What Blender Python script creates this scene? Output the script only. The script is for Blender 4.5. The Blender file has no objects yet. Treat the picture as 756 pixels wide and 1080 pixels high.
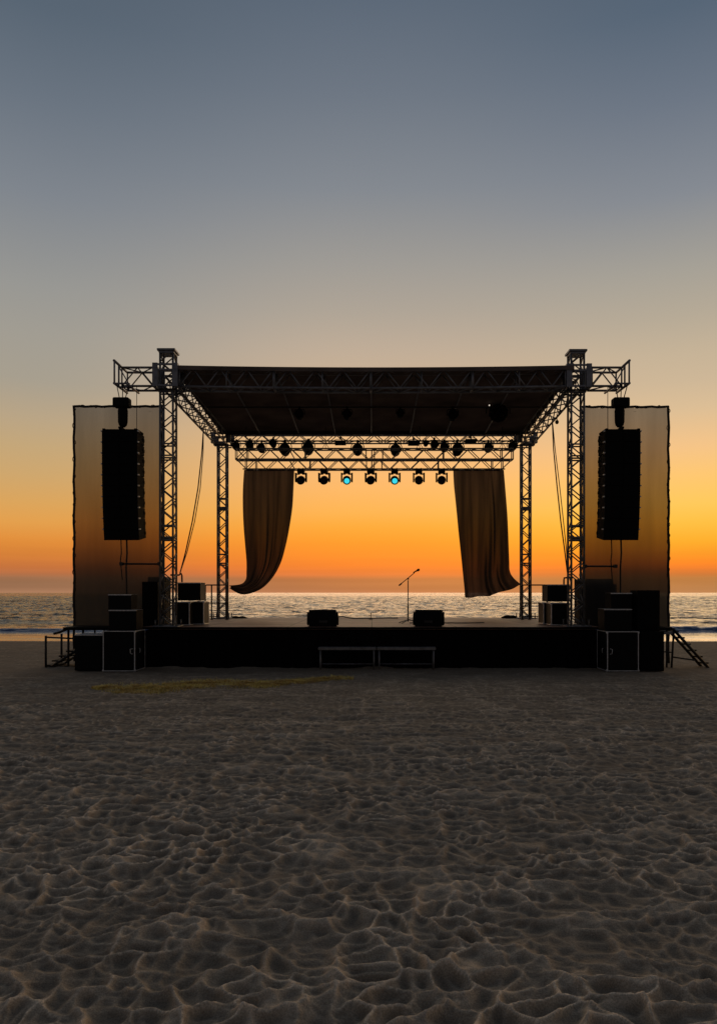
import bpy, bmesh, math, random
import numpy as np
from mathutils import Vector, Matrix
random.seed(7)
scene = bpy.context.scene
C = scene.collection
F = 780.0; PX = 392.0; PY = 625.0; H = 1.8      # focal length and principal point of the photo, eye height
def X(px, Y): return (px - PX) * Y / F
def Z(py, Y): return H - (py - PY) * Y / F

# ------------------------------------------------------------------ materials
def srgb(c):
    return tuple(((v/255)/12.92 if v/255 <= .04045 else ((v/255+.055)/1.055)**2.4) for v in c) + (1,)
def new_mat(name):
    m = bpy.data.materials.new(name); m.use_nodes = True
    return m, m.node_tree.nodes, m.node_tree.links
def mat(name, col, rough=.6, metal=0, var=.3, scale=6, bump=0, spec=.5, stretch=(1,1,1)):
    m, n, l = new_mat(name); b = n['Principled BSDF']
    tc = n.new('ShaderNodeTexCoord'); mp = n.new('ShaderNodeMapping'); mp.inputs['Scale'].default_value = stretch
    l.new(tc.outputs['Object'], mp.inputs[0])
    nz = n.new('ShaderNodeTexNoise'); nz.inputs['Scale'].default_value = scale; nz.inputs['Detail'].default_value = 5
    l.new(mp.outputs[0], nz.inputs['Vector'])
    r = n.new('ShaderNodeValToRGB'); r.color_ramp.elements[0].position = .3; r.color_ramp.elements[1].position = .7
    r.color_ramp.elements[0].color = tuple(v*(1-var) for v in col) + (1,)
    r.color_ramp.elements[1].color = tuple(min(1, v*(1+var)) for v in col) + (1,)
    l.new(nz.outputs['Fac'], r.inputs[0]); l.new(r.outputs[0], b.inputs['Base Color'])
    mr = n.new('ShaderNodeMapRange'); mr.inputs['To Min'].default_value = max(0, rough-.12); mr.inputs['To Max'].default_value = min(1, rough+.12)
    l.new(nz.outputs['Fac'], mr.inputs[0]); l.new(mr.outputs[0], b.inputs['Roughness'])
    b.inputs['Metallic'].default_value = metal
    b.inputs['Specular IOR Level'].default_value = spec
    if bump:
        bp = n.new('ShaderNodeBump'); bp.inputs['Strength'].default_value = bump; bp.inputs['Distance'].default_value = .02
        l.new(nz.outputs['Fac'], bp.inputs['Height']); l.new(bp.outputs[0], b.inputs['Normal'])
    return m
M = {}
M['black'] = mat('black_paint', (.007,.0065,.0065), .7, spec=.12, bump=.2, scale=14)
M['black2'] = mat('black_grille', (.006,.006,.006), .8, spec=.12, scale=60, bump=.3)
M['skirt'] = mat('black_skirt_cloth', (.007,.0065,.0065), .95, spec=.05, scale=3, bump=.5, stretch=(4,4,.6))
M['alu'] = mat('aluminium_tube', (.27,.265,.26), .5, metal=.7, scale=9)
M['alu_dark'] = mat('weathered_aluminium', (.24,.25,.28), .5, metal=.6, scale=7)
M['steel'] = mat('case_edge_aluminium', (.75,.74,.72), .45, metal=.3, scale=20)
M['pipe'] = mat('dark_pipe', (.03,.028,.027), .5, metal=.3)
M['roof'] = mat('dark_roof_membrane', (.15,.122,.112), .85, spec=.15, scale=1.2, bump=.3, var=.4)
M['case'] = mat('black_laminate', (.008,.008,.008), .6, spec=.14, scale=30)
M['cable'] = mat('black_rubber_cable', (.012,.011,.011), .7)
M['strap'] = mat('grey_webbing', (.05,.045,.045), .8)

def deck_mat():
    m, n, l = new_mat('worn_plywood_deck'); b = n['Principled BSDF']
    tc = n.new('ShaderNodeTexCoord')
    br = n.new('ShaderNodeTexBrick'); br.inputs['Scale'].default_value = 1
    br.inputs['Brick Width'].default_value = 2; br.inputs['Row Height'].default_value = 1
    br.inputs['Mortar Size'].default_value = .012; br.offset = 0
    br.inputs['Color1'].default_value = (.50,.31,.22,1); br.inputs['Color2'].default_value = (.40,.24,.17,1)
    br.inputs['Mortar'].default_value = (.03,.02,.018,1)
    l.new(tc.outputs['Object'], br.inputs['Vector'])
    nz = n.new('ShaderNodeTexNoise'); nz.inputs['Scale'].default_value = 2.5; nz.inputs['Detail'].default_value = 8
    l.new(tc.outputs['Object'], nz.inputs['Vector'])
    mx = n.new('ShaderNodeMix'); mx.data_type = 'RGBA'; mx.blend_type = 'MULTIPLY'; mx.inputs[0].default_value = .7
    rp = n.new('ShaderNodeValToRGB'); rp.color_ramp.elements[0].position = .3; rp.color_ramp.elements[0].color = (.45,.45,.45,1)
    rp.color_ramp.elements[1].position = .7
    l.new(nz.outputs['Fac'], rp.inputs[0])
    l.new(br.outputs['Color'], mx.inputs[6]); l.new(rp.outputs[0], mx.inputs[7]); l.new(mx.outputs[2], b.inputs['Base Color'])
    b.inputs['Roughness'].default_value = .62; b.inputs['Specular IOR Level'].default_value = .3
    return m
M['deck'] = deck_mat()

def mesh_banner_mat():
    # wind-through scrim: the weave lets part of the light straight through, less towards the bottom, with a warmer tint midway
    m, n, l = new_mat('grey_mesh_scrim'); out = n['Material Output']; n.remove(n['Principled BSDF'])
    tc = n.new('ShaderNodeTexCoord'); sp = n.new('ShaderNodeSeparateXYZ'); l.new(tc.outputs['Generated'], sp.inputs[0])
    rp = n.new('ShaderNodeValToRGB'); cr = rp.color_ramp
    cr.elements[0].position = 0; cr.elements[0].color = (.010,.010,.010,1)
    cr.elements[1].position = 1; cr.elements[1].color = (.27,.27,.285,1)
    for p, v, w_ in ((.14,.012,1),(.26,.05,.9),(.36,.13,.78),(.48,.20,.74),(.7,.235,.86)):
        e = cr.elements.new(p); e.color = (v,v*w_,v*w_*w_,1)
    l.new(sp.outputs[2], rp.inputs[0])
    nz = n.new('ShaderNodeTexNoise'); nz.inputs['Scale'].default_value = 1; nz.inputs['Detail'].default_value = 4
    mp = n.new('ShaderNodeMapping'); mp.inputs['Scale'].default_value = (2.2,1,.25)
    l.new(tc.outputs['Object'], mp.inputs[0]); l.new(mp.outputs[0], nz.inputs['Vector'])
    r2 = n.new('ShaderNodeMapRange'); r2.inputs['From Min'].default_value = .3; r2.inputs['From Max'].default_value = .7
    r2.inputs['To Min'].default_value = .78; r2.inputs['To Max'].default_value = 1.1
    l.new(nz.outputs['Fac'], r2.inputs[0])
    mu = n.new('ShaderNodeVectorMath'); mu.operation = 'SCALE'
    l.new(rp.outputs[0], mu.inputs[0]); l.new(r2.outputs[0], mu.inputs['Scale'])
    tr = n.new('ShaderNodeBsdfTransparent'); l.new(mu.outputs[0], tr.inputs[0])
    df = n.new('ShaderNodeBsdfDiffuse'); df.inputs[0].default_value = (.03,.03,.03,1)
    tl = n.new('ShaderNodeBsdfTranslucent'); tl.inputs[0].default_value = (.022,.020,.018,1)
    a1 = n.new('ShaderNodeAddShader'); a2 = n.new('ShaderNodeAddShader')
    l.new(tr.outputs[0], a1.inputs[0]); l.new(df.outputs[0], a1.inputs[1])
    l.new(a1.outputs[0], a2.inputs[0]); l.new(tl.outputs[0], a2.inputs[1]); l.new(a2.outputs[0], out.inputs[0])
    return m
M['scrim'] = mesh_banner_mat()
def curtain_mat():
    m, n, l = new_mat('dark_brown_drape'); out = n['Material Output']; n.remove(n['Principled BSDF'])
    tc = n.new('ShaderNodeTexCoord'); mp = n.new('ShaderNodeMapping'); mp.inputs['Scale'].default_value = (3.2,2,.22)
    nz = n.new('ShaderNodeTexNoise'); nz.inputs['Scale'].default_value = 1; nz.inputs['Detail'].default_value = 5
    l.new(tc.outputs['Object'], mp.inputs[0]); l.new(mp.outputs[0], nz.inputs['Vector'])
    rp = n.new('ShaderNodeValToRGB'); rp.color_ramp.elements[0].position = .40; rp.color_ramp.elements[0].color = (.008,.007,.008,1)
    rp.color_ramp.elements[1].position = .68; rp.color_ramp.elements[1].color = (.032,.027,.031,1)
    l.new(nz.outputs['Fac'], rp.inputs[0])
    lw = n.new('ShaderNodeLayerWeight'); lw.inputs[0].default_value = .5        # cloth seen edge-on along a fold lets less light through
    fm = n.new('ShaderNodeMapRange'); fm.inputs[1].default_value = .02; fm.inputs[2].default_value = .42; fm.inputs[3].default_value = 1; fm.inputs[4].default_value = .0
    l.new(lw.outputs['Facing'], fm.inputs[0]); ts = n.new('ShaderNodeVectorMath'); ts.operation = 'SCALE'; l.new(rp.outputs[0], ts.inputs[0]); l.new(fm.outputs[0], ts.inputs['Scale'])
    tr = n.new('ShaderNodeBsdfTransparent'); l.new(ts.outputs[0], tr.inputs[0])
    df = n.new('ShaderNodeBsdfDiffuse'); df.inputs[0].default_value = (.025,.02,.018,1)
    tl = n.new('ShaderNodeBsdfTranslucent'); tl.inputs[0].default_value = (.018,.013,.010,1)
    a1 = n.new('ShaderNodeAddShader'); a2 = n.new('ShaderNodeAddShader')
    l.new(tr.outputs[0], a1.inputs[0]); l.new(df.outputs[0], a1.inputs[1])
    l.new(a1.outputs[0], a2.inputs[0]); l.new(tl.outputs[0], a2.inputs[1]); l.new(a2.outputs[0], out.inputs[0])
    return m
M['curtain'] = curtain_mat()
def glow_mat(name, col, s):
    m, n, l = new_mat(name); b = n['Principled BSDF']
    tc = n.new('ShaderNodeTexCoord'); g = n.new('ShaderNodeTexNoise'); g.inputs['Scale'].default_value = 30
    l.new(tc.outputs['Object'], g.inputs['Vector'])
    mr = n.new('ShaderNodeMapRange'); mr.inputs['To Min'].default_value = s*.8; mr.inputs['To Max'].default_value = s*1.2
    l.new(g.outputs['Fac'], mr.inputs[0]); l.new(mr.outputs[0], b.inputs['Emission Strength'])
    b.inputs['Base Color'].default_value = (.02,.05,.06,1); b.inputs['Emission Color'].default_value = col
    return m
M['cyan'] = glow_mat('lit_cyan_lens', (.05,.72,.85,1), 1.0)
M['pilot'] = glow_mat('lit_pilot_lamp', (1,.85,.7,1), .9)
M['lens'] = mat('dark_glass_lens', (.012,.010,.010), .15, spec=.5)

# ------------------------------------------------------------------ mesh builder
class MB:
    def __init__(s, origin=(0,0,0)): s.v = []; s.f = []; s.o = Vector(origin); s.sm = []
    def _add(s, vs, fs, smooth=False):
        b = len(s.v); s.v += [tuple(Vector(v)-s.o) for v in vs]; s.f += [tuple(b+i for i in f) for f in fs]; s.sm += [smooth]*len(fs)
    def box(s, x0,x1,y0,y1,z0,z1, mtx=None):
        vs = [Vector((x,y,z)) for z in (z0,z1) for x,y in ((x0,y0),(x1,y0),(x1,y1),(x0,y1))]
        if mtx: vs = [mtx @ v for v in vs]
        s._add(vs, [(3,2,1,0),(4,5,6,7),(0,1,5,4),(1,2,6,5),(2,3,7,6),(3,0,4,7)])
    def prism(s, pts, x0, x1, mtx=None):          # pts in (y,z), extruded along x
        n = len(pts); vs = [Vector((x,p[0],p[1])) for x in (x0,x1) for p in pts]
        if mtx: vs = [mtx @ v for v in vs]
        s._add(vs, [tuple(range(n))[::-1], tuple(range(n,2*n))] + [(i,(i+1)%n,(i+1)%n+n,i+n) for i in range(n)])
    def tube(s, p, q, r, n=8, r2=None):
        p, q = Vector(p), Vector(q); d = (q-p)
        if d.length < 1e-6: return
        d.normalize(); a = d.orthogonal().normalized(); b = d.cross(a); r2 = r if r2 is None else r2
        vs = [c + (a*math.cos(2*math.pi*i/n) + b*math.sin(2*math.pi*i/n))*rr for c, rr in ((p,r),(q,r2)) for i in range(n)]
        bs = len(s.v); s._add(vs, [(i,(i+1)%n,(i+1)%n+n,i+n) for i in range(n)], True)
        s.f += [tuple(bs+i for i in range(n))[::-1], tuple(bs+n+i for i in range(n))]; s.sm += [False, False]
    def path(s, pts, r, n=6):
        pts = [Vector(p) for p in pts]; rings = []
        for i, p in enumerate(pts):
            d = (pts[min(i+1,len(pts)-1)] - pts[max(i-1,0)]).normalized()
            a = d.cross(Vector((0,1,0.01))).normalized(); b = d.cross(a)
            rings.append([p + (a*math.cos(2*math.pi*k/n)+b*math.sin(2*math.pi*k/n))*r for k in range(n)])
        vs = [v for rg in rings for v in rg]
        fs = [(i*n+k, i*n+(k+1)%n, (i+1)*n+(k+1)%n, (i+1)*n+k) for i in range(len(pts)-1) for k in range(n)]
        s._add(vs, fs, True)
    def lathe(s, c, axis, prof, n=20):            # prof: (distance along axis, radius)
        c = Vector(c); d = Vector(axis).normalized(); a = d.orthogonal().normalized(); b = d.cross(a)
        vs = [c + d*t + (a*math.cos(2*math.pi*i/n)+b*math.sin(2*math.pi*i/n))*r for t, r in prof for i in range(n)]
        fs = [(j*n+i, j*n+(i+1)%n, (j+1)*n+(i+1)%n, (j+1)*n+i) for j in range(len(prof)-1) for i in range(n)]
        s._add(vs, fs, True)
        bs = len(s.v)-len(vs)
        s.f += [tuple(bs+i for i in range(n))[::-1], tuple(bs+(len(prof)-1)*n+i for i in range(n))]; s.sm += [False, False]
    def grid(s, fn, nu, nv):
        vs = [fn(i/nu, j/nv) for j in range(nv+1) for i in range(nu+1)]
        fs = [(j*(nu+1)+i, j*(nu+1)+i+1, (j+1)*(nu+1)+i+1, (j+1)*(nu+1)+i) for j in range(nv) for i in range(nu)]
        s._add(vs, fs, True)
    def build(s, name, m, parent=None, bevel=0, loc=None):
        me = bpy.data.meshes.new(name); me.from_pydata(s.v, [], s.f); me.update()
        me.polygons.foreach_set('use_smooth', s.sm)
        me.materials.append(M[m] if isinstance(m, str) else m)
        o = bpy.data.objects.new(name, me); C.objects.link(o)
        if parent: o.parent = parent
        o.location = loc if loc is not None else (Vector((0,0,0)) if parent else s.o)
        if bevel:
            bv = o.modifiers.new('bevel', 'BEVEL'); bv.width = bevel; bv.segments = 2; bv.limit_method = 'ANGLE'
        return o
def tag(o, label=None, cat=None, group=None, kind=None):
    for k, v in (('label',label),('category',cat),('group',group),('kind',kind)):
        if v: o[k] = v
    return o
def thing(name, label, cat, loc, group=None, rz=0):
    o = bpy.data.objects.new(name, None); C.objects.link(o); o.location = loc; o.rotation_euler = (0,0,rz)
    o.empty_display_size = .1
    return tag(o, label, cat, group)
def dup(root, loc, label, rz=None):
    r = root.copy(); C.objects.link(r); r.location = loc; r['label'] = label
    if rz is not None: r.rotation_euler = (0,0,rz)
    def rec(src, dst):
        for ch in list(src.children):
            c = ch.copy(); C.objects.link(c); c.parent = dst; rec(ch, c)
    rec(root, r)
    return r

# ------------------------------------------------------------------ numpy noise
def h2(ix, iy, seed):
    n = (ix.astype(np.int64)*374761393 + iy.astype(np.int64)*668265263 + seed*1274126177) & 0x7fffffff
    n = ((n ^ (n >> 13)) * 1274126177) & 0x7fffffff
    n = (n ^ (n >> 16)) & 0x7fffffff
    return (n % 100003) / 100003.0
def vnoise(x, y, seed=0):
    ix, iy = np.floor(x), np.floor(y); fx, fy = x-ix, y-iy
    fx = fx*fx*fx*(fx*(fx*6-15)+10); fy = fy*fy*fy*(fy*(fy*6-15)+10)
    a, b, c, d = h2(ix,iy,seed), h2(ix+1,iy,seed), h2(ix,iy+1,seed), h2(ix+1,iy+1,seed)
    return (a*(1-fx)+b*fx)*(1-fy) + (c*(1-fx)+d*fx)*fy - .5
def fbm(x, y, seed=0, o=4):
    r = 0; a = 1
    for i in range(o): r = r + a*vnoise(x*2**i+i*17.3, y*2**i-i*9.1, seed+i); a *= .5
    return r
def worley(x, y, seed=0):
    ix, iy = np.floor(x), np.floor(y); f1 = np.full(x.shape, 9.); f2 = np.full(x.shape, 9.); am = np.zeros(x.shape)
    for dx in (-1,0,1):
        for dy in (-1,0,1):
            cx, cy = ix+dx, iy+dy
            d = np.hypot(cx+.5+.85*(h2(cx,cy,seed)-.5)-x, cy+.5+.85*(h2(cx,cy,seed+5)-.5)-y)
            nf = d < f1
            f2 = np.where(nf, f1, np.minimum(f2, d)); am = np.where(nf, h2(cx,cy,seed+9), am); f1 = np.where(nf, d, f1)
    return f1, f2, am
def grid_object(name, XX, YY, ZZ, m, smooth=True):
    nr, nc = XX.shape
    co = np.stack([XX,YY,ZZ], -1).reshape(-1,3).astype(np.float32)
    idx = np.arange(nr*nc).reshape(nr,nc)
    q = np.stack([idx[:-1,:-1], idx[:-1,1:], idx[1:,1:], idx[1:,:-1]], -1).reshape(-1,4)
    me = bpy.data.meshes.new(name); me.vertices.add(len(co)); me.vertices.foreach_set('co', co.ravel())
    me.loops.add(q.size); me.loops.foreach_set('vertex_index', q.ravel().astype(np.int32))
    me.polygons.add(len(q)); me.polygons.foreach_set('loop_start', np.arange(0,q.size,4,dtype=np.int32))
    me.polygons.foreach_set('loop_total', np.full(len(q),4,dtype=np.int32))
    me.update(calc_edges=True); me.polygons.foreach_set('use_smooth', np.full(len(q), smooth))
    me.materials.append(m); o = bpy.data.objects.new(name, me); C.objects.link(o)
    return o

# ------------------------------------------------------------------ sand beach
def sand_height(x, y, sand_tone=False):
    wx = x + .15*fbm(x*2.3, y*2.3, 3, 3) + .03*fbm(x*9, y*9, 4, 2); wy = y + .13*fbm(x*2.1+40, y*2.1, 7, 3) + .05*fbm(x*6+5, y*5, 8, 2)
    c = .225
    f1, f2, am = worley(wx/.205, wy/.165, 11)
    e = np.clip(f2-f1, 0, 1)
    bowl = np.clip(1-e*1.45, 0, 1)**1.6
    brk = np.clip(.55 + 1.5*fbm(x*3.5+1, y*3.5, 37, 3), .05, 1.2)       # crests come and go, so the hollows do not read as a net
    crest = np.exp(-(e/.075)**1.2)*brk
    bowl = bowl*(.55+.45*brk)
    g1, g2, _ = worley(wx/.12+9, wy/.12, 23)
    small = np.clip(1-(g2-g1)*1.8, 0, 1)**1.6
    big = fbm(x*.9, y*.9, 31, 3)
    mask = np.clip(.85 + .9*fbm(x*.8+3, y*.8, 51, 3), .45, 1.25)
    wy2 = y + .20*fbm(x*1.7, y*1.3, 13, 3); wx2 = x + .1*fbm(x*3, y*3, 17, 2)
    rid = np.clip(1-np.abs(vnoise(wx2*2.9, wy2*6.2, 19))*5.0, 0, 1)**1.6
    far = np.interp(y, [4, 8, 12, 16, 20], [1, .75, .5, .3, .6])
    h = .030*rid + far*mask*(.046*bowl + .006*crest) + .012*small + .018*big + .010*fbm(x*7, y*9, 61, 3)
    fade = np.interp(y, [4, 9, 14, 16, 17, 18, 26, 30, 60], [1, .95, .8, .5, .15, .35, .4, .05, 0])
    tracks = np.interp(y, [5,8,13,16], [0,1,1,.2])*(.034*np.clip(fbm(x*.10, y*1.9+.5*fbm(x*.3, y*.3, 77, 2), 71, 3), -.5, .5) + .020*np.clip(fbm(x*.4, y*5+fbm(x*.5, y*.5, 78, 2), 73, 2), -.5, .5))
    if sand_tone: return np.clip(far*mask*(1.35*np.exp(-(e/.045)**1.2)*brk + .22*bowl) + .40*rid**1.8 + .22*small, 0, 1.3)*np.clip(fade*1.1, 0, 1)  # bright on crests, dark in hollows: light and shade painted as colour
    return h*fade + tracks
rows = [-300,-120,-50,-20,-8,-3,-1,0,1,1.8,2.2]
y = 2.5
while y < 36: rows.append(y); y *= 1.0035
rows += [38,42,48,60,90]
rows = np.array(rows)
s = np.linspace(-1, 1, 1000)
cols = []
halfw = 2.0 + .56*np.clip(rows, 0, 60)
ext = np.array([.5,1.2,2.5,5,10,25,60,150,400,1500])
XX = np.concatenate([-(halfw[:,None]+ext[::-1][None,:]), halfw[:,None]*s[None,:], halfw[:,None]+ext[None,:]], 1)
YY = np.repeat(rows[:,None], XX.shape[1], 1)
YY = YY + 0*XX
core = (YY >= 2.1) & (YY < 36.5)
base = np.interp(YY, [-300, 23, 27, 31.5, 40, 90], [0, 0, -.07, -.25, -.6, -3])
ZZ = base + np.where(core, sand_height(XX, YY), 0) + .04*fbm(XX*.2, YY*.2, 91, 2)*np.interp(YY,[16,17,24,28],[1,.1,.1,1])*(YY<31)
ZZ = ZZ + .075*np.clip(fbm(XX*1.4, YY*.5, 95, 4)+.25, 0, 1)*np.exp(-((YY-17.5)/.16)**2)*(np.abs(XX)<7.5)
Zp = np.pad(ZZ, 1, mode='edge')      # wind-softened: one light smoothing pass
Zs = (Zp[:-2,1:-1]+Zp[2:,1:-1]+Zp[1:-1,:-2]+Zp[1:-1,2:]+2*Zp[1:-1,1:-1])/6
ZZ = np.where(core, Zs, ZZ)
under = ((np.abs(XX) < 7.9) & (YY > 17.62) & (YY < 25))
ZZ = np.where(under, np.minimum(ZZ, .012), ZZ)
def sand_mat():
    m, n, l = new_mat('beach_sand'); b = n['Principled BSDF']
    tc = n.new('ShaderNodeTexCoord')
    a = n.new('ShaderNodeTexNoise'); a.inputs['Scale'].default_value = 1.3; a.inputs['Detail'].default_value = 7
    g = n.new('ShaderNodeTexNoise'); g.inputs['Scale'].default_value = 140; g.inputs['Detail'].default_value = 3
    l.new(tc.outputs['Object'], a.inputs['Vector']); l.new(tc.outputs['Object'], g.inputs['Vector'])
    r = n.new('ShaderNodeValToRGB'); r.color_ramp.elements[0].position = .3; r.color_ramp.elements[1].position = .72
    r.color_ramp.elements[0].color = (.45,.36,.26,1); r.color_ramp.elements[1].color = (.60,.485,.355,1)
    l.new(a.outputs['Fac'], r.inputs[0])
    r2 = n.new('ShaderNodeValToRGB'); r2.color_ramp.elements[0].position = .32; r2.color_ramp.elements[0].color = (.45,.45,.45,1)
    r2.color_ramp.elements[1].position = .7; r2.color_ramp.elements[1].color = (1.25,1.25,1.25,1)
    l.new(g.outputs['Fac'], r2.inputs[0])
    mx = n.new('ShaderNodeMix'); mx.data_type='RGBA'; mx.blend_type='MULTIPLY'; mx.inputs[0].default_value = .6
    l.new(r.outputs[0], mx.inputs[6]); l.new(r2.outputs[0], mx.inputs[7])
    # damp sand towards the waterline
    sp = n.new('ShaderNodeSeparateXYZ'); l.new(tc.outputs['Object'], sp.inputs[0])
    wet = n.new('ShaderNodeMapRange'); wet.inputs['From Min'].default_value = 29.6; wet.inputs['From Max'].default_value = 30.8
    l.new(sp.outputs[1], wet.inputs[0])
    sand_tone = n.new('ShaderNodeMapRange'); sand_tone.inputs['From Min'].default_value = 18; sand_tone.inputs['From Max'].default_value = 22  # sand a little darker from the stage back to the water
    sand_tone.inputs['To Min'].default_value = 1.0; sand_tone.inputs['To Max'].default_value = .8
    l.new(sp.outputs[1], sand_tone.inputs[0])
    vs = n.new('ShaderNodeVectorMath'); vs.operation = 'SCALE'; at_ = n.new('ShaderNodeAttribute'); at_.attribute_name = 'crest_light'     # light painted on the crests, shade painted into the hollows
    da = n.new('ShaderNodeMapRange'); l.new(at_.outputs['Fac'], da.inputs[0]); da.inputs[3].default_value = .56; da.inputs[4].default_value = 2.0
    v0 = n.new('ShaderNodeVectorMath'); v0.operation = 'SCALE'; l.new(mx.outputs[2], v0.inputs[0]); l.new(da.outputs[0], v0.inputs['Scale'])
    l.new(v0.outputs[0], vs.inputs[0]); l.new(sand_tone.outputs[0], vs.inputs['Scale'])
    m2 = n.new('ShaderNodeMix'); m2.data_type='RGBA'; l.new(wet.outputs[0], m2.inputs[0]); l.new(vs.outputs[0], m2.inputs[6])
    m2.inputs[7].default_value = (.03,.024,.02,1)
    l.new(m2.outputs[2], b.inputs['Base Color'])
    rr = n.new('ShaderNodeMapRange'); rr.inputs['To Min'].default_value = .92; rr.inputs['To Max'].default_value = .2
    l.new(wet.outputs[0], rr.inputs[0]); l.new(rr.outputs[0], b.inputs['Roughness'])
    b.inputs['Specular IOR Level'].default_value = .2
    bp = n.new('ShaderNodeBump'); bp.inputs['Strength'].default_value = .7; bp.inputs['Distance'].default_value = .012
    nb = n.new('ShaderNodeTexNoise'); nb.inputs['Scale'].default_value = 45; nb.inputs['Detail'].default_value = 6
    l.new(tc.outputs['Object'], nb.inputs['Vector']); l.new(nb.outputs['Fac'], bp.inputs['Height']); l.new(bp.outputs[0], b.inputs['Normal'])
    return m
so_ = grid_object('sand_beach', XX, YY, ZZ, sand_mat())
at = so_.data.attributes.new('crest_light', 'FLOAT', 'POINT'); at.data.foreach_set('value', np.where(core, sand_height(XX, YY, True), .3).astype(np.float32).ravel())
tag(so_, 'trampled beach sand covered with footprints', 'sand', kind='structure')

# ------------------------------------------------------------------ sea
SL = -.25
rows = []; y = 29.5
while y < 420: rows.append(y); y *= 1.0040
rows += [500, 650, 900, 1400, 2500, 5000, 9000]
rows = np.array(rows)
s = np.linspace(-1, 1, 520); hw = 8 + .56*np.clip(rows,0,9000)
ext = np.array([4,15,50,200,900,4000])
XX = np.concatenate([-(hw[:,None]+ext[::-1][None,:]), hw[:,None]*s[None,:], hw[:,None]+ext[None,:]], 1)
YY = rows[:,None] + 0*XX
amp = np.interp(YY, [30,35,38,45,60,120,400,420], [0,.0,.02,.11,.17,.25,.4,0])
wav = .7*fbm(XX*.25, YY*.6, 5, 4) + .55*fbm(XX*.8+9, YY*1.5, 15, 3) + .3*fbm(XX*2.2+9, YY*3, 25, 2)
swell = .5*np.sin(YY*.42 + 1.5*fbm(XX*.02, YY*.02, 3, 2)*6)
ZZ = SL + amp*(wav + .4*swell)
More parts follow.
